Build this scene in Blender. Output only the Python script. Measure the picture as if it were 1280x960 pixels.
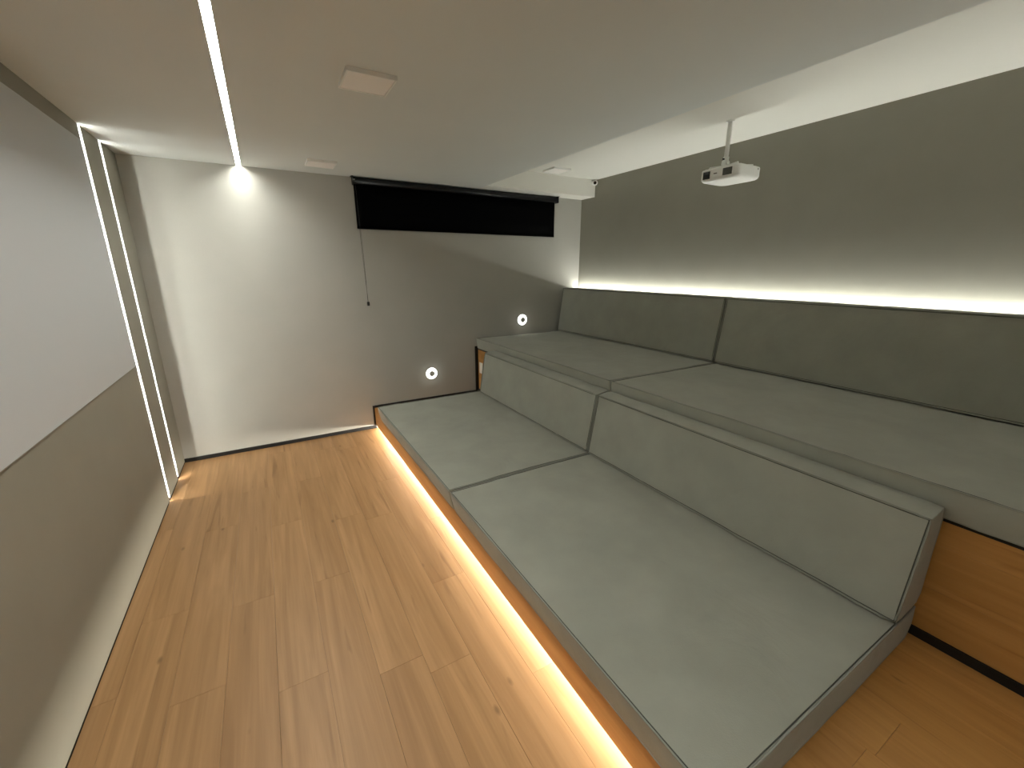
import bpy, bmesh, math, random
from mathutils import Vector, Matrix, noise
random.seed(7)
for o in list(bpy.data.objects): bpy.data.objects.remove(o)
scene = bpy.context.scene
col = scene.collection

# ------------------------------------------------------------------ camera
F_PX = 522.64
YAW, PITCH, ROLL = 0.5262, -0.2690, 0.0012
fw = Vector((math.sin(YAW)*math.cos(PITCH), math.cos(YAW)*math.cos(PITCH), math.sin(PITCH)))
rt = Vector((math.cos(YAW), -math.sin(YAW), 0)); dn = fw.cross(rt)
c_, s_ = math.cos(ROLL), math.sin(ROLL)
rt, dn = c_*rt + s_*dn, -s_*rt + c_*dn
cam = bpy.data.cameras.new('camera'); cam.sensor_width = 36; cam.lens = F_PX/1280*36
cam.clip_start = 0.01
cam_o = bpy.data.objects.new('camera', cam); col.objects.link(cam_o)
m = Matrix((( rt.x, -dn.x, -fw.x), (rt.y, -dn.y, -fw.y), (rt.z, -dn.z, -fw.z))).to_4x4()
m.translation = Vector((0.7549, 0, 1.55)); cam_o.matrix_world = m
scene.camera = cam_o

# ------------------------------------------------------------------ light levels
world = bpy.data.worlds.new('world'); scene.world = world; world.use_nodes = True
world.node_tree.nodes['Background'].inputs[0].default_value = (0, 0, 0, 1)
scene.view_settings.view_transform = 'Standard'; scene.view_settings.look = 'None'
scene.view_settings.gamma = 1; scene.view_settings.exposure = 0.22
WHITE = (0.99, 1.0, 0.93)
E_CEIL, E_SLOT, E_SIDE, E_FLOOR, E_BACK, E_EYE = 86, 5, 195, 270, 100, 110

# ------------------------------------------------------------------ dimensions (metres)
D, W, H, H2 = 4.120, 4.083, 2.3166, 2.490      # far wall, right wall, low and raised ceiling
YN = -1.90                                     # wall behind the camera
XE, YB = 2.738, 3.892                          # edges of the raised ceiling
Y1, Y2, SW = 3.433, 3.788, 0.046               # the two light slots in the left wall
XF, XR = 1.5572, 2.710                         # lower fascia, riser
Z1, Z2 = 0.2136, 0.7118                        # lower and upper deck

# ------------------------------------------------------------------ materials
def mat(name, rgb, rough=0.6, spec=0.5, metal=0.0, bump=0.0, bscale=60, var=0.0, vscale=4):
    m = bpy.data.materials.new(name); m.use_nodes = True; nt = m.node_tree
    b = nt.nodes['Principled BSDF']
    b.inputs['Base Color'].default_value = (*rgb, 1); b.inputs['Roughness'].default_value = rough
    b.inputs['Specular IOR Level'].default_value = spec; b.inputs['Metallic'].default_value = metal
    tc = nt.nodes.new('ShaderNodeTexCoord')
    if var:
        n = nt.nodes.new('ShaderNodeTexNoise'); n.inputs['Scale'].default_value = vscale; n.inputs['Detail'].default_value = 5
        nt.links.new(tc.outputs['Object'], n.inputs['Vector'])
        r = nt.nodes.new('ShaderNodeValToRGB')
        r.color_ramp.elements[0].position = .3; r.color_ramp.elements[1].position = .7
        r.color_ramp.elements[0].color = (*[c*(1-var) for c in rgb], 1); r.color_ramp.elements[1].color = (*[c*(1+var) for c in rgb], 1)
        nt.links.new(n.outputs['Fac'], r.inputs['Fac']); nt.links.new(r.outputs['Color'], b.inputs['Base Color'])
    if bump:
        n2 = nt.nodes.new('ShaderNodeTexNoise'); n2.inputs['Scale'].default_value = bscale; n2.inputs['Detail'].default_value = 4
        nt.links.new(tc.outputs['Object'], n2.inputs['Vector'])
        bp = nt.nodes.new('ShaderNodeBump'); bp.inputs['Strength'].default_value = bump; bp.inputs['Distance'].default_value = 0.004
        nt.links.new(n2.outputs['Fac'], bp.inputs['Height']); nt.links.new(bp.outputs['Normal'], b.inputs['Normal'])
    return m
def emis(name, strength, rgb=WHITE):
    m = bpy.data.materials.new(name); m.use_nodes = True; nt = m.node_tree
    nt.nodes.remove(nt.nodes['Principled BSDF']); e = nt.nodes.new('ShaderNodeEmission')
    e.inputs[0].default_value = (*rgb, 1); e.inputs[1].default_value = strength
    nt.links.new(e.outputs[0], nt.nodes['Material Output'].inputs['Surface']); return m
def wood(name, a, b_, c, rough=0.42):
    m = bpy.data.materials.new(name); m.use_nodes = True; nt = m.node_tree; N = nt.nodes; L = nt.links
    b = N['Principled BSDF']; b.inputs['Roughness'].default_value = rough; b.inputs['Specular IOR Level'].default_value = 0.4
    tc = N.new('ShaderNodeTexCoord'); oi = N.new('ShaderNodeObjectInfo')
    off = N.new('ShaderNodeVectorMath'); off.operation = 'SCALE'; off.inputs[0].default_value = (13, 37, 5); L.new(oi.outputs['Random'], off.inputs['Scale'])
    add = N.new('ShaderNodeVectorMath'); add.operation = 'ADD'; L.new(tc.outputs['Object'], add.inputs[0]); L.new(off.outputs[0], add.inputs[1])
    def noise_(sc, detail=5, dist=0.0, rough_=.55):
        mp = N.new('ShaderNodeMapping'); mp.inputs['Scale'].default_value = sc; L.new(add.outputs[0], mp.inputs['Vector'])
        n = N.new('ShaderNodeTexNoise'); n.inputs['Scale'].default_value = 1; n.inputs['Detail'].default_value = detail
        n.inputs['Distortion'].default_value = dist; n.inputs['Roughness'].default_value = rough_
        L.new(mp.outputs[0], n.inputs['Vector']); return n.outputs['Fac']
    def mix(f, c1, c2, mode='MIX'):
        x = N.new('ShaderNodeMix'); x.data_type = 'RGBA'; x.blend_type = mode
        for s, v in ((x.inputs[0], f), (x.inputs[6], c1), (x.inputs[7], c2)):
            if isinstance(v, (int, float)): s.default_value = v
            elif isinstance(v, tuple): s.default_value = (*v, 1)
            else: L.new(v, s)
        return x.outputs[2]
    def ramp(v, p0, p1):
        r = N.new('ShaderNodeMapRange'); r.inputs['From Min'].default_value = p0; r.inputs['From Max'].default_value = p1
        L.new(v, r.inputs['Value']); return r.outputs[0]
    broad = ramp(noise_((15, 0.8, 15), 4, 0.9), .36, .64)
    fine = ramp(noise_((70, 2.5, 70), 5, 0.3), .3, .75)
    base = mix(broad, a, b_)
    base = mix(ramp(oi.outputs['Random'], 0, 1), base, mix(0.2, base, c))
    f2 = N.new('ShaderNodeMath'); f2.operation = 'MULTIPLY'; L.new(fine, f2.inputs[0]); f2.inputs[1].default_value = 0.5
    base = mix(f2.outputs[0], base, mix(0.5, base, c))
    dark = ramp(noise_((16, 1.1, 16), 2, 1.4), .63, .76)
    fd = N.new('ShaderNodeMath'); fd.operation = 'MULTIPLY'; L.new(dark, fd.inputs[0]); fd.inputs[1].default_value = 0.75
    base = mix(fd.outputs[0], base, c)
    mp = N.new('ShaderNodeMapping'); mp.inputs['Scale'].default_value = (5.5, 2.4, 5.5); L.new(add.outputs[0], mp.inputs['Vector'])
    vo = N.new('ShaderNodeTexVoronoi'); vo.inputs['Scale'].default_value = 1; L.new(mp.outputs[0], vo.inputs['Vector'])
    kn = ramp(vo.outputs['Distance'], .065, .02)
    kf = N.new('ShaderNodeMath'); kf.operation = 'MULTIPLY'; L.new(kn, kf.inputs[0]); kf.inputs[1].default_value = 0.55
    base = mix(kf.outputs[0], base, tuple(x*.45 for x in c))
    L.new(base, b.inputs['Base Color'])
    bp = N.new('ShaderNodeBump'); bp.inputs['Strength'].default_value = .12; bp.inputs['Distance'].default_value = .001
    L.new(fine, bp.inputs['Height']); L.new(bp.outputs[0], b.inputs['Normal'])
    return m
def fabric(name, rgb):
    m = mat(name, rgb, .95, .12, var=.07, vscale=5); nt = m.node_tree; N = nt.nodes; L = nt.links
    tc = N.new('ShaderNodeTexCoord'); b = N['Principled BSDF']
    b.inputs['Sheen Weight'].default_value = .15; b.inputs['Sheen Roughness'].default_value = .5
    n1 = N.new('ShaderNodeTexNoise'); n1.inputs['Scale'].default_value = 3.2; n1.inputs['Detail'].default_value = 4; n1.inputs['Distortion'].default_value = 1.2
    n2 = N.new('ShaderNodeTexNoise'); n2.inputs['Scale'].default_value = 260; n2.inputs['Detail'].default_value = 2
    for n in (n1, n2): L.new(tc.outputs['Object'], n.inputs['Vector'])
    b1 = N.new('ShaderNodeBump'); b1.inputs['Strength'].default_value = .5; b1.inputs['Distance'].default_value = .02; L.new(n1.outputs['Fac'], b1.inputs['Height'])
    b2 = N.new('ShaderNodeBump'); b2.inputs['Strength'].default_value = .35; b2.inputs['Distance'].default_value = .002; L.new(n2.outputs['Fac'], b2.inputs['Height'])
    L.new(b1.outputs[0], b2.inputs['Normal']); L.new(b2.outputs[0], b.inputs['Normal']); return m

M = {
 'wall_gray': mat('wall_gray', (.29, .28, .235), .7, .3, bump=.12, bscale=180, var=.03),
 'wall_light': mat('wall_light', (.42, .41, .37), .75, .3, bump=.12, bscale=180, var=.02),
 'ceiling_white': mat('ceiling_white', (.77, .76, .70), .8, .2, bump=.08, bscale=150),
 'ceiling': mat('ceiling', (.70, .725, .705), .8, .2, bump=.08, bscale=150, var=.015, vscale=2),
 'black': mat('black_trim', (.006, .006, .006), .45, .4),
 'screen': mat('screen_surface', (.57, .59, .61), .85, .2),
 'slot': mat('slot_interior', (.75, .75, .72), .6, .3),
 'fabric': fabric('gray_green_fabric', (.33, .335, .285)),
 'seam_shade': mat('seam_groove_shade', (.085, .088, .074), .95, .1),  # dark tone stands for shade in the seam groove by the piping
 'piping': mat('piping_fabric', (.29, .295, .255), .95, .1),
 'floor_wood': wood('oak_floor', (.49, .282, .128), (.365, .200, .083), (.21, .105, .040)),
 'deck_wood': wood('oak_deck', (.58, .30, .090), (.46, .225, .062), (.28, .12, .034)),
 'under': mat('underlay', (.05, .035, .02), .9),
 'blind': mat('blackout_fabric', (.0012, .0012, .0015), .8, .04, bump=.1, bscale=400),
 'tube': mat('blind_tube', (.004, .004, .005), .38, .35),
 'white': mat('white_plastic', (.86, .86, .82), .35, .5),
 'panel': mat('lamp_panel', (.95, .91, .87), .5, .4),
 'metal': mat('brushed_metal', (.45, .45, .43), .35, .5, .8),
 'cap': mat('cap_metal', (.62, .62, .58), .5, .3),
 'lens': mat('black_glass', (.004, .004, .004), .08, .6),
 'grille': mat('gray_grille', (.10, .10, .085), .6),
 'led_ceiling': emis('led_ceiling', E_CEIL), 'led_slot': emis('led_slot', E_SLOT), 'led_side': emis('led_side', E_SIDE),
 'led_floor': emis('led_floor', E_FLOOR, (1, .93, .79)), 'led_back': emis('led_back', E_BACK), 'led_eye': emis('led_eye', E_EYE), 'halo_glow': emis('halo_glow', 4.0),
}

# ------------------------------------------------------------------ helpers
def link(name, me, material, parent=None, smooth=False):
    if material is not None and not me.materials: me.materials.append(M[material])
    if smooth:
        for p in me.polygons: p.use_smooth = True
    o = bpy.data.objects.new(name, me); col.objects.link(o)
    if parent: o.parent = parent
    return o
def obj(name, bm, material, parent=None, smooth=False):
    bmesh.ops.recalc_face_normals(bm, faces=bm.faces)
    me = bpy.data.meshes.new(name); bm.to_mesh(me); bm.free()
    return link(name, me, material, parent, smooth)
def add_box(bm, x0, x1, y0, y1, z0, z1, bev=0.0, seg=1):
    r = bmesh.ops.create_cube(bm, size=1, matrix=Matrix.Translation(((x0+x1)/2, (y0+y1)/2, (z0+z1)/2)) @ Matrix.Diagonal((x1-x0, y1-y0, z1-z0, 1)))
    if bev:
        es = list({e for v in r['verts'] for e in v.link_edges})
        bmesh.ops.bevel(bm, geom=es, offset=bev, segments=seg, profile=.5, affect='EDGES', clamp_overlap=True)
    return bm
def box(name, x0, x1, y0, y1, z0, z1, material, parent=None, bev=0.0, seg=1):
    """a box mesh; given in world coordinates, stored about its own centre"""
    cx, cy, cz = (x0+x1)/2, (y0+y1)/2, (z0+z1)/2
    bm = add_box(bmesh.new(), x0-cx, x1-cx, y0-cy, y1-cy, z0-cz, z1-cz, bev, seg)
    o = obj(name, bm, material, parent)
    p = Vector((cx, cy, cz)); o.location = p - (parent.location if parent else Vector())
    return o
def add_cyl(bm, p0, p1, r, seg=20, r2=None):
    p0, p1 = Vector(p0), Vector(p1); d = p1-p0
    mt = Matrix.Translation((p0+p1)/2) @ d.to_track_quat('Z', 'Y').to_matrix().to_4x4()
    bmesh.ops.create_cone(bm, cap_ends=True, segments=seg, radius1=r, radius2=r if r2 is None else r2, depth=d.length, matrix=mt)
    return bm
def add_tube(bm, pts, r, seg=6, closed=False):
    n = len(pts); rings = []
    for i, p in enumerate(pts):
        a = pts[(i-1) % n] if (closed or i) else pts[i]; b = pts[(i+1) % n] if (closed or i < n-1) else pts[i]
        t = (b-a).normalized(); q = t.to_track_quat('Z', 'Y')
        rings.append([bm.verts.new(p + q @ Vector((r*math.cos(k*math.tau/seg), r*math.sin(k*math.tau/seg), 0))) for k in range(seg)])
    for i in range(n if closed else n-1):
        A, B = rings[i], rings[(i+1) % n]
        # match the rings' starting points to avoid twist
        s = min(range(seg), key=lambda s: (A[0].co-B[s].co).length)
        for k in range(seg): bm.faces.new((A[k], A[(k+1) % seg], B[(k+1+s) % seg], B[(k+s) % seg]))
    if not closed: bm.faces.new(rings[0]); bm.faces.new(rings[-1])
    return bm
def struct(o): o['kind'] = 'structure'; return o
def thing(name, label, cat, loc=(0, 0, 0), group=None):
    o = bpy.data.objects.new(name, None); col.objects.link(o); o.location = loc; o.empty_display_size = .1
    o['label'] = label; o['category'] = cat
    if group: o['group'] = group
    return o
def lab(o, s): o['label'] = s; return o

# ------------------------------------------------------------------ floor: base with every plank a part
floor = struct(box('floor', -0.06, W+.06, YN-.06, D+.06, -0.06, -0.0085, 'under'))
plank_mesh = {}
def plank(parent, x0, x1, y0, y1, ztop, th, material, name='plank'):
    key = (round(x1-x0, 4), round(y1-y0, 4), th, material)
    g = .00025
    if key not in plank_mesh:
        hx, hy = (x1-x0)/2-g, (y1-y0)/2-g
        bm = bmesh.new()
        t = [bm.verts.new((sx*(hx-.0004), sy*(hy-.0004), 0)) for sx, sy in ((-1,-1),(1,-1),(1,1),(-1,1))]
        b1 = [bm.verts.new((sx*hx, sy*hy, -.0005)) for sx, sy in ((-1,-1),(1,-1),(1,1),(-1,1))]
        b2 = [bm.verts.new((sx*hx, sy*hy, -th)) for sx, sy in ((-1,-1),(1,-1),(1,1),(-1,1))]
        bm.faces.new(t); bm.faces.new(b2[::-1])
        for A, B in ((t, b1), (b1, b2)):
            for k in range(4): bm.faces.new((A[k], B[k], B[(k+1) % 4], A[(k+1) % 4]))
        bmesh.ops.recalc_face_normals(bm, faces=bm.faces)
        me = bpy.data.meshes.new(name); bm.to_mesh(me); bm.free(); me.materials.append(M[material]); plank_mesh[key] = me
    o = bpy.data.objects.new(name, plank_mesh[key]); col.objects.link(o); o.parent = parent
    o.location = Vector(((x0+x1)/2, (y0+y1)/2, ztop + random.uniform(-.0002, 0))) - parent.location
    return o
def rows(parent, xs, y0, y1, ends, ztop, th, material, L=1.22, name='plank'):
    for k in range(len(xs)-1):
        e = ends[k % len(ends)]; cuts = [y0]
        y = e - L*math.ceil((e-y0)/L)
        while y < y1:
            if y > y0+.02 and y < y1-.02: cuts.append(y)
            y += L
        cuts.append(y1)
        for a, b in zip(cuts, cuts[1:]): plank(parent, xs[k], xs[k+1], a, b, ztop, th, material, name)
xs = [0.0] + [.075+.175*k for k in range(10)]
rows(floor, xs, YN, D-.001, [1.782, 2.17, 2.86, 2.076, 1.50, 2.06, 2.60, 1.285, 1.75, 2.3], 0, .0085, 'floor_wood')

# ------------------------------------------------------------------ walls and ceiling
bm = bmesh.new()                                             # left wall: three panels with two slots between
a1, b1, a2, b2 = Y1-SW/2, Y1+SW/2, Y2-SW/2, Y2+SW/2
add_box(bm, -.06, -.034, YN-.06, D+.06, -.06, H+.06)
for y0, y1 in ((YN-.06, a1), (b1, a2), (b2, D+.02)): add_box(bm, -.034, 0, y0, y1, .010, H+.05)
wall_left = struct(obj('wall_left', bm, 'wall_gray'))
struct(box('wall_far', -.034, W+.06, D, D+.06, -.0, H2+.1, 'wall_light'))
struct(box('wall_right', W, W+.06, YN-.06, D, -.0, H2+.1, 'wall_gray'))
struct(box('wall_near', -.034, W, YN-.06, YN, -.0, H2+.1, 'wall_light'))
bm = bmesh.new()
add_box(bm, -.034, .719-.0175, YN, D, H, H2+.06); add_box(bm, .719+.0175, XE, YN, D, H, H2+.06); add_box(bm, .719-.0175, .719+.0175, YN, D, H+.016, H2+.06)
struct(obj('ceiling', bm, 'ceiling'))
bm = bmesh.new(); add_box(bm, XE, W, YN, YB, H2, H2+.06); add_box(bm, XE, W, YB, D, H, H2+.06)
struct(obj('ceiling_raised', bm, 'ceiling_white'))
struct(box('baseboard_far', 0.0, 1.545, D-.012, D, 0, .031, 'black', bev=.001))
struct(box('gap_shade_left', -.010, -.004, YN, a1, 0, .010, 'black'))  # black strip painting the shade in the gap under the left wall
# black stepped trim that follows the platform's profile up the far wall
struct(box('trim_1', 1.541, 1.561, D-.012, D, 0, Z1+.020, 'black'))
struct(box('trim_2', 1.561, 2.695, D-.012, D, Z1, Z1+.022, 'black'))
struct(box('trim_3', 2.676, 2.7095, D-.012, D, Z1+.022, Z2+.02, 'black'))

# ------------------------------------------------------------------ light slots in the left wall
for k, (y, txt) in enumerate(((Y1, 'vertical LED light slot in the gray left wall beside the white screen'),
                              (Y2, 'vertical LED light slot in the gray left wall nearest the room corner'))):
    t = thing('wall_led_slot', txt, 'light strip', (-.034, y, 0), 'glowing vertical slots in the left wall')
    a, b = y-SW/2, y+SW/2
    bm = bmesh.new()
    add_box(bm, 0, .0015, -SW/2+.0005, SW/2-.0005, .012, H-.001)
    add_box(bm, .0015, .033, -SW/2+.0005, -SW/2+.002, .012, H-.001); add_box(bm, .0015, .033, SW/2-.002, SW/2-.0005, .012, H-.001)
    obj('channel', bm, 'slot', t)
    bm = add_box(bmesh.new(), .0016, .0040, -SW/2+.004, SW/2-.004, .014, H-.003); lab(obj('diffuser', bm, 'led_slot', t), 'glowing white diffuser')
    bm = add_box(bmesh.new(), .0200, .0225, -SW/2+.0021, -SW/2+.0031, .014, H-.003); obj('led_tape', bm, 'led_side', t)

# ------------------------------------------------------------------ ceiling LED profile
t = thing('ceiling_led_strip', 'long straight white LED strip set in the low ceiling', 'light strip', (.719, (YN+D)/2, H))
hl = (D-YN)/2-.004
bm = bmesh.new(); add_box(bm, -.0170, -.0145, -hl, hl, -.001, .0155); add_box(bm, .0145, .0170, -hl, hl, -.001, .0155); obj('profile', bm, 'metal', t)
bm = add_box(bmesh.new(), -.0140, .0140, -hl, hl, .0105, .0150, .0015); lab(obj('diffuser', bm, 'led_ceiling', t), 'glowing white diffuser')

# ------------------------------------------------------------------ square ceiling lamps (off)
for x, y, z, txt in ((1.252, 2.070, H, 'square white flat ceiling lamp, largest and nearest in the picture'),
                     (1.254, 3.710, H, 'square white flat ceiling lamp close to the far wall left of the blind'),
                     (3.412, 3.692, H2, 'square white flat ceiling lamp in the raised ceiling beside the small camera')):
    t = thing('ceiling_lamp', txt, 'lamp', (x, y, z), 'square ceiling lamps')
    bm = bmesh.new(); q = .100
    for a in ((-q, q, -q, -q+.007), (-q, q, q-.007, q), (-q, -q+.007, -q+.007, q-.007), (q-.007, q, -q+.007, q-.007)):
        add_box(bm, *a, -.016, -.0002)
    obj('frame', bm, 'white', t)
    obj('panel', add_box(bmesh.new(), -q+.0075, q-.0075, -q+.0075, q-.0075, -.014, -.0004), 'panel', t)

# ------------------------------------------------------------------ projection screen on the left wall
t = thing('projection_screen', 'large white projection screen on the gray left wall', 'screen', (0, 2.2, 0))
obj('surface', add_box(bmesh.new(), .0002, .004, -1.04, 1.185, .968, 2.232), 'screen', t)
bm = bmesh.new()
for a in ((-1.043, 1.188, .965, .968), (-1.043, 1.188, 2.232, 2.235), (-1.043, -1.04, .968, 2.232), (1.185, 1.188, .968, 2.232)):
    add_box(bm, .0002, .005, a[0], a[1], a[2], a[3])
obj('border', bm, 'wall_gray', t)

# ------------------------------------------------------------------ tiered platform
pf = thing('lower_platform', 'low oak tier of the seating platform, lit from beneath its front edge', 'platform', (XF, 1.4, 0))
up = thing('upper_platform', 'upper oak tier of the platform with a bare riser at the right edge', 'platform', (XR, 1.4, Z1))
def pbox(name, x0, x1, y0, y1, z0, z1, mt, bev=0.0, par=None): return box(name, x0, x1, y0, y1, z0, z1, mt, par or pf, bev)
PY0, PY1 = YN+.002, D-.013
pbox('fascia_board', XF, XF+.018, PY0, PY1, .035, Z1-.0125, 'deck_wood')
lab(pbox('toe_kick', XF+.075, XF+.09, PY0, PY1, 0.0003, Z1-.0125, 'black'), 'black recessed toe kick')
pbox('substructure', XF+.0905, W-.001, PY0, PY1, 0.0003, Z1-.0125, 'under')
rows(pf, [XF + .175*k for k in range(6)] + [XF+.175*5+.14, XR-.0005], PY0, PY1, [.9, 2.0, .25, 1.45, .62, 1.9, 1.1], Z1, .012, 'deck_wood', name='deck_plank')
lab(pbox('skirting', XR-.010, XR, PY0, PY1, Z1+.0005, Z1+.036, 'black', par=up), 'black skirting strip at the foot of the riser')
lab(pbox('edge_trim', XR-.004, XR+.012, PY0, PY1, Z2-.016, Z2-.0005, 'black', par=up), 'black edge strip under the upper mattresses')
zc = [Z1+.036, .425, .600, Z2-.016]
for i in range(3):                                            # riser boards, laid in three courses
    e = [1.2, .45, 1.6][i]; cuts = [PY0] + [y for y in [e-1.22*2, e-1.22, e, e+1.22, e+2.44] if PY0+.02 < y < PY1-.02] + [PY1]
    for a, b in zip(cuts, cuts[1:]): pbox('riser_board', XR, XR+.012, a+.0004, b-.0004, zc[i]+.0004, zc[i+1]-.0004, 'deck_wood', .0006, up)
pbox('upper_deck', XR+.0125, W-.001, PY0, PY1, Z1+.0005, Z2, 'deck_wood', par=up)
t = thing('back_ledge', 'narrow black ledge behind the upper back cushions under the glowing tape', 'ledge', (4.03, 1.4, Z2))
box('ledge_board', 3.985, W-.001, PY0, PY1, Z2+.0005, 1.292, 'black', t)
t = thing('floor_led_tape', 'warm white LED tape shining from under the lower tier onto the floor', 'light strip', (XF+.07, 1.4, 0))
obj('led_tape', add_box(bmesh.new(), 0.0035, .0045, PY0-1.4+.02, PY1-1.4-.03, .024, .034), 'led_floor', t)
obj('profile', add_box(bmesh.new(), .0046, .0049, PY0-1.4+.02, PY1-1.4-.003, .018, .036), 'white', t)
t = thing('wall_led_tape', 'white LED tape glowing up the right wall behind the upper cushions', 'light strip', (4.045, 1.4, 1.292))
obj('led_tape', add_box(bmesh.new(), -.006, .006, PY0-1.4+.02, PY1-1.4-.003, .0165, .0175), 'led_back', t)
obj('profile', add_box(bmesh.new(), -.009, .009, PY0-1.4+.02, PY1-1.4-.003, .0002, .0160), 'white', t)
t = thing('wall_socket', 'small white socket plate on the riser behind the far lower back cushion', 'socket', (XR, 4.035, .50))
obj('plate', add_box(bmesh.new(), -.007, -.0002, -.035, .035, -.060, .060, .002, 2), 'white', t)
obj('insert', add_box(bmesh.new(), -.009, -.0071, -.018, .018, -.036, .036, .001), 'panel', t)

# ------------------------------------------------------------------ mattresses and cushions
def lin(a, b, r, step):
    n = max(2, int((b-a-2*r)/step)); return [a, a+.25*r, a+.6*r] + [a+r+(b-a-2*r)*i/n for i in range(n+1)] + [b-.6*r, b-.25*r, b]
def cushion(name, label, corners, dims, seamaxis, group, cat, seed, r=.008, puff=.006, step=.035, wrink=.0034):
    """corners: 8 world points (x,y,z bits) that the rounded box (dims) is bent onto; seams run round the two faces across seamaxis"""
    lo = Vector([min(c[i] for c in corners) for i in range(3)]); hi = Vector([max(c[i] for c in corners) for i in range(3)])
    base = Vector(((lo.x+hi.x)/2, (lo.y+hi.y)/2, lo.z))
    root = thing(name, label, cat, base, group)
    C = [Vector(c)-base for c in corners]                     # index = x + 2y + 4z
    def warp(p):
        u, v, w = (p[i]/dims[i] for i in range(3)); q = Vector()
        for k in range(8):
            q += C[k] * ((u if k & 1 else 1-u) * (v if k & 2 else 1-v) * (w if k & 4 else 1-w))
        return q
    def disp(p, n):
        """padding: faces swell away from their edges, with shallow folds"""
        s = Vector((seed*3.1, seed*1.7, seed*.9)); edge = 1.0
        for i in range(3):
            if abs(n[i]) < .5: edge *= min(1.0, max(0.0, min(p[i], dims[i]-p[i]))/.05 + .15)
        d = puff*edge if abs(n[seamaxis]) > .5 else puff*.9*edge
        d += wrink*noise.noise(Vector((p[0]*2.2, p[1]*2.2, p[2]*2.2))+s)
        if abs(n[seamaxis]) < .7:                             # boxing strip: more crumpled
            d += wrink*1.0*noise.noise(Vector((p[0]*6, p[1]*6, p[2]*22))+s*2)
        else:
            k = noise.noise(Vector((p[0]*3.5+p[1]*2, p[1]*3.5-p[0]*1.5, p[2]))+s*3)
            d += wrink*.8*max(0, 1-abs(k)*7)
        return n*d
    def roundp(p):
        q = Vector([min(max(p[i], r), dims[i]-r) for i in range(3)]); d = p-q
        n = d.normalized() if d.length > 1e-9 else Vector((0, 0, 1))
        return q+n*r, n
    grids = [lin(0, dims[i], r, step) for i in range(3)]
    bm = bmesh.new(); cache = {}
    def V(i, j, k):
        key = (i, j, k)
        if key not in cache:
            p, n = roundp(Vector((grids[0][i], grids[1][j], grids[2][k]))); cache[key] = bm.verts.new(warp(p+disp(p, n)))
        return cache[key]
    N = [len(g)-1 for g in grids]
    for ax in range(3):
        o1, o2 = (ax+1) % 3, (ax+2) % 3
        for side in (0, N[ax]):
            for i in range(N[o1]):
                for j in range(N[o2]):
                    vs = []
                    for di, dj in ((0, 0), (1, 0), (1, 1), (0, 1)):
                        idx = [0, 0, 0]; idx[ax] = side; idx[o1] = i+di; idx[o2] = j+dj; vs.append(V(*idx))
                    if len(set(vs)) == 4: bm.faces.new(vs)
    obj('cover', bm, 'fabric', root, True)
    # seams: a raised welt and a dark line painting the groove shade beside it, round both broad faces
    ax = seamaxis; o1, o2 = (ax+1) % 3, (ax+2) % 3
    for side in (0, 1):
        for what, inset, rad, mtl, lift in (('piping', 0.30, .0030, 'piping', .0008), ('seam_shade', 0.95, .0017, 'seam_shade', .0006)):
            pts = []; rr = .02
            a0, a1, c0, c1 = 0, dims[o1], 0, dims[o2]
            per = []
            def seg_(p, q):
                n = max(2, int((Vector(q)-Vector(p)).length/.04))
                per.extend([(p[0]+(q[0]-p[0])*t/n, p[1]+(q[1]-p[1])*t/n) for t in range(n)])
            seg_((0, 0), (a1, 0)); seg_((a1, 0), (a1, c1)); seg_((a1, c1), (0, c1)); seg_((0, c1), (0, 0))
            for s1, s2 in per:
                p = Vector((0, 0, 0)); p[ax] = 0 if side == 0 else dims[ax]
                off = r*inset
                p[o1] = min(max(s1, off), dims[o1]-off); p[o2] = min(max(s2, off), dims[o2]-off)
                q, n = roundp(p); q = q+disp(q, n)+n*lift
                w_ = warp(q)
                if not pts or (pts[-1]-w_).length > .006: pts.append(w_)
            obj(what, add_tube(bmesh.new(), pts, rad, 6, True), mtl, root, True)
    return root
def hexa(y0, y1, prof):
    """prof: (x front bottom, z), (x back bottom, z), (x front top, z), (x back top, z)"""
    fb, bb, ft, bt = prof
    out = []
    for z, (f, b) in enumerate(((fb, bb), (ft, bt))):
        for y in (y0, y1):
            for p in (f, b): out.append((p[0], y, p[1]))
    return out
G = .0068
def seat(y0, y1, x0, x1, z0, z1, label, group, seed, under=.024):
    c = hexa(y0, y1, ((x0+under, z0), (x1, z0), (x0, z1), (x1, z1)))
    return cushion('seat_mattress', label, c, (x1-x0, y1-y0, z1-z0), 2, group, 'mattress', seed, puff=.003)
def backrest(y0, y1, prof, label, group, seed):
    w = prof[1][0]-prof[0][0]; h = prof[2][1]-prof[0][1]
    return cushion('back_cushion', label, hexa(y0, y1, prof), (w, y1-y0, h), 0, group, 'cushion', seed, puff=.004)
GL, GU = 'mattresses and cushions of the lower tier', 'mattresses and cushions of the upper tier'
seat(.347, 1.990-G, 1.503, 2.684, Z1+.010, .347, 'gray-green mattress of the lower tier nearest the viewer', GL, 1)
seat(1.990+G, 3.700, 1.503, 2.684, Z1+.010, .347, 'gray-green mattress of the lower tier beside the far wall', GL, 2)
lowprof = ((2.497, .359), (2.684, .359), (2.562, .752), (2.664, .765))
backrest(.349, 1.990-G, lowprof, 'gray-green back cushion on the near lower mattress beside the bare oak riser', GL, 3)
backrest(1.990+G, 3.640, lowprof, 'gray-green back cushion on the far lower mattress in front of the wall socket', GL, 4)
seat(-.060, 2.003-G, 2.676, 3.965, Z2+.009, .824, 'gray-green mattress of the upper tier nearest the viewer, overhanging the bare riser', GU, 5, .010)
seat(2.003+G, 4.075, 2.676, 3.965, Z2+.009, .824, 'gray-green mattress of the upper tier at the far wall under the round wall light', GU, 6, .010)
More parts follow.
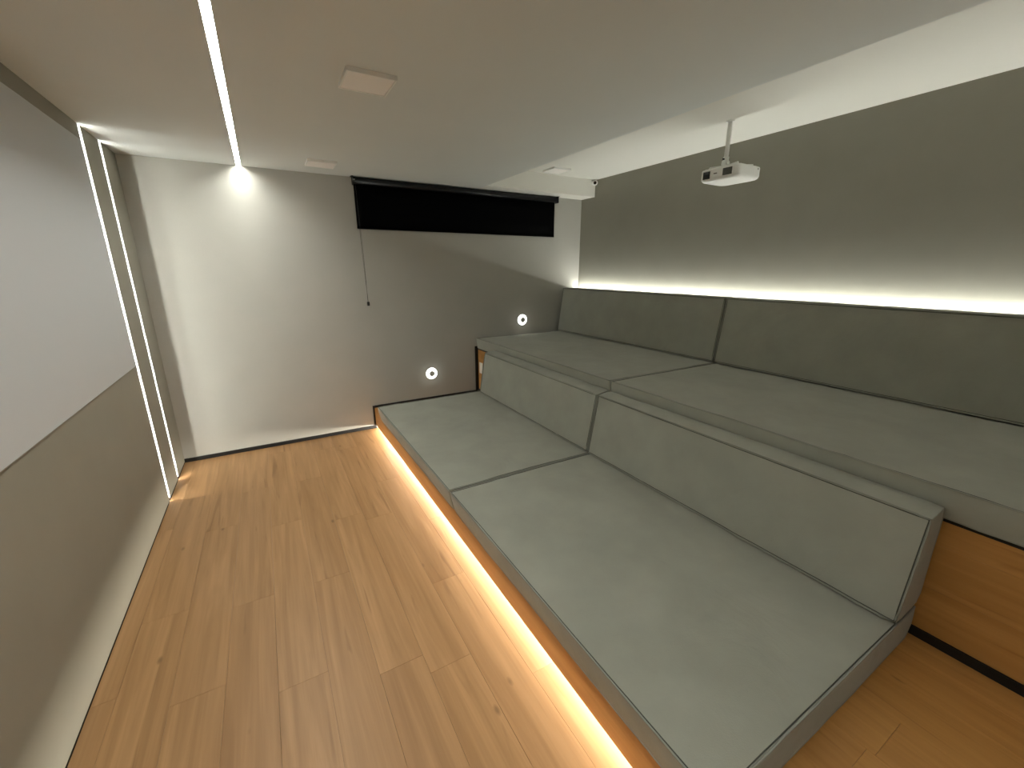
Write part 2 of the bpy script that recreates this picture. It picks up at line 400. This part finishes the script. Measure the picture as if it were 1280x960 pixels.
upprof = ((3.762, .838), (3.962, .838), (3.828, 1.331), (3.950, 1.331))
backrest(-.060, 2.003-G, upprof, 'dark gray-green back cushion of the upper tier running out of the picture at right', GU, 7)
backrest(2.003+G, 4.078, upprof, 'dark gray-green back cushion of the upper tier touching the far wall', GU, 8)

# ------------------------------------------------------------------ round wall lights
for x, z, txt in ((2.170, .489, 'round eclipse wall light glowing above the lower mattress'),
                  (3.285, .984, 'round eclipse wall light glowing above the upper mattress')):
    t = thing('wall_light', txt, 'wall light', (x, D, z), 'round eclipse lights on the far wall')
    obj('base', add_cyl(bmesh.new(), (0, -.0026, 0), (0, -.0031, 0), .024, 32), 'white', t)
    lab(obj('diffuser', add_cyl(bmesh.new(), (0, -.0002, 0), (0, -.0025, 0), .060, 48), 'halo_glow', t), 'glowing disc in place of the halo of light on the wall')  # emissive disc added to draw the ring's light halo on the wall
    lab(obj('led_ring', add_cyl(bmesh.new(), (0, -.0032, 0), (0, -.0118, 0), .0215, 32), 'led_eye', t), 'glowing white ring')
    bm = add_cyl(bmesh.new(), (0, -.0120, 0), (0, -.017, 0), .0290, 32); add_cyl(bm, (0, -.017, 0), (0, -.020, 0), .0290, 32, .024)
    lab(obj('cap', bm, 'cap', t), 'gray metal cap')

# ------------------------------------------------------------------ roller blind
t = thing('roller_blind', 'black roller blind pulled half down at the top of the far wall', 'blind', (2.63, D-.04, H))
xa, xb = -1.078, 1.063
bm = bmesh.new(); add_cyl(bm, (xa-.002, 0, -.034), (xb+.010, 0, -.034), .028, 32); obj('roller', bm, 'tube', t, True)
for s, x in ((0, xa-.008), (1, xb+.013)):
    bm = bmesh.new(); add_box(bm, x-.002, x+.002, -.030, .038, -.066, -.0005, .001); add_box(bm, x-.015 if s == 0 else x, x+.015 if s else x, -.030, .038, -.003, -.0005)
    obj('bracket', bm, 'tube', t)
bm = bmesh.new(); add_cyl(bm, (xa-.008, -.02, -.030), (xa+.004, -.034, -.030), .006, 12); lab(obj('end_cap', bm, 'metal', t), 'small gray end cap')
bm = bmesh.new(); n = 24
vs = [[bm.verts.new((xa+(xb-xa)*i/n, .0275+.0012*math.sin(i*.9), z)) for i in range(n+1)] for z in (-.034, -.15, -.28, -.402)]
for A, B in zip(vs, vs[1:]):
    for i in range(n): bm.faces.new((A[i], A[i+1], B[i+1], B[i]))
f = obj('fabric', bm, 'blind', t, True); md = f.modifiers.new('thickness', 'SOLIDIFY'); md.thickness = .001
obj('hem_bar', add_box(bmesh.new(), xa, xb, .023, .032, -.422, -.402, .002), 'blind', t)
bm = bmesh.new()
x0 = xa+.012
for k, sx in enumerate((0, 1)):
    pts = [Vector((x0 + sx*.004 + (.018*i/12) - (sx-.5)*.012*math.sin(math.pi*i/12), .016-.006*i/12, -.04-1.03*i/12)) for i in range(13)]
    add_tube(bm, pts, .0013, 6)
lab(obj('cord', bm, 'black', t), 'thin black pull cord')
obj('cord_weight', add_box(bmesh.new(), x0+.010, x0+.032, .002, .018, -1.098, -1.062, .004, 2), 'black', t)

# ------------------------------------------------------------------ security camera at the corner of the ceiling box
t = thing('security_camera', 'tiny white security camera with black lens below the raised ceiling corner', 'camera', (4.050, YB, 2.456))
obj('mount', add_cyl(bmesh.new(), (0, -.0002, 0), (0, -.010, 0), .022, 24), 'white', t)
d = Vector((-.64, -.75, -.20)).normalized()
bm = bmesh.new(); bmesh.ops.create_uvsphere(bm, u_segments=24, v_segments=14, radius=.030, matrix=Matrix.Translation((0, -.032, 0))); obj('housing', bm, 'white', t, True)
bm = add_cyl(bmesh.new(), Vector((0, -.032, 0))+d*.0265, Vector((0, -.032, 0))+d*.0325, .0165, 20); lab(obj('lens', bm, 'lens', t), 'black round lens')

# ------------------------------------------------------------------ projector on its ceiling mount
t = thing('projector', 'white projector hanging upside down from the raised ceiling', 'projector', (3.575, 1.975, H2))
obj('ceiling_plate', add_cyl(bmesh.new(), (0, 0, -.0003), (0, 0, -.006), .026, 28), 'white', t)
bm = add_cyl(bmesh.new(), (0, 0, -.006), (0, 0, -.231), .0135, 20); obj('pole', bm, 'white', t, True)
bm = bmesh.new(); add_cyl(bm, (0, 0, -.216), (0, 0, -.238), .018, 20); add_box(bm, -.020, .020, -.018, .018, -.276, -.238, .005, 2)
add_cyl(bm, (0, -.026, -.256), (0, .026, -.256), .009, 14); j = obj('tilt_joint', bm, 'white', t)
obj('knob', add_cyl(bmesh.new(), (-.022, 0, -.231), (-.032, 0, -.231), .006, 12), 'black', j)
bm = bmesh.new(); add_box(bm, -.055, .035, -.075, .035, -.280, -.276, .001)
for ax_, ay_ in ((-1, -1), (1, -1), (-1, 1), (1, 1)):
    add_tube(bm, [Vector((-.01+ax_*.03, -.04+ay_*.03, -.278)), Vector((-.01+ax_*.08, -.05+ay_*.10, -.284)), Vector((-.01+ax_*.085, -.05+ay_*.105, -.300))], .005, 6)
obj('mounting_bracket', bm, 'white', t)
# body: a rounded slab, narrower towards its (lower) outer cover
bm = bmesh.new()
bx0, bx1, by0, by1 = -.140, .112, -.195, .090
def ring(x0, x1, y0, y1, z, r, n=6):
    o = []
    for cx, cy, a in ((x1-r, y1-r, 0), (x0+r, y1-r, 90), (x0+r, y0+r, 180), (x1-r, y0+r, 270)):
        for k in range(n+1):
            th = math.radians(a+90*k/n); o.append(bm.verts.new((cx+r*math.cos(th), cy+r*math.sin(th), z)))
    return o
levels = [(.014, -.298, .03), (.003, -.303, .035), (0, -.310, .038), (0, -.358, .038), (.003, -.368, .038), (.010, -.376, .040), (.022, -.380, .042)]
R_ = [ring(bx0+i, bx1-i, by0+i, by1-i, z, r) for i, z, r in levels]
bm.faces.new(R_[0]); bm.faces.new(R_[-1])
for A, B in zip(R_, R_[1:]):
    for k in range(len(A)): bm.faces.new((A[k], A[(k+1) % len(A)], B[(k+1) % len(A)], B[k]))
body = obj('body', bm, 'white', t)
bm = add_box(bmesh.new(), bx0-.004, bx0+.004, .006, .058, -.362, -.316, .002); lab(obj('lens_window', bm, 'lens', body), 'black square lens window')
g = bmesh.new()
add_box(g, bx0-.0012, bx0+.004, -.150, -.085, -.357, -.314, .001); obj('vent_panel', g, 'grille', body)
g = bmesh.new()
for k in range(6): add_box(g, bx0-.003, bx0-.0013, -.149, -.086, -.353+k*.007, -.3505+k*.007)
obj('vent_slats', g, 'grille', body)
obj('focus_slider', add_box(bmesh.new(), bx0-.002, bx0+.002, -.045, -.020, -.338, -.332, .0008), 'grille', body)
obj('side_port', add_box(bmesh.new(), .060, .068, by0-.001, by0+.003, -.322, -.312), 'grille', body)
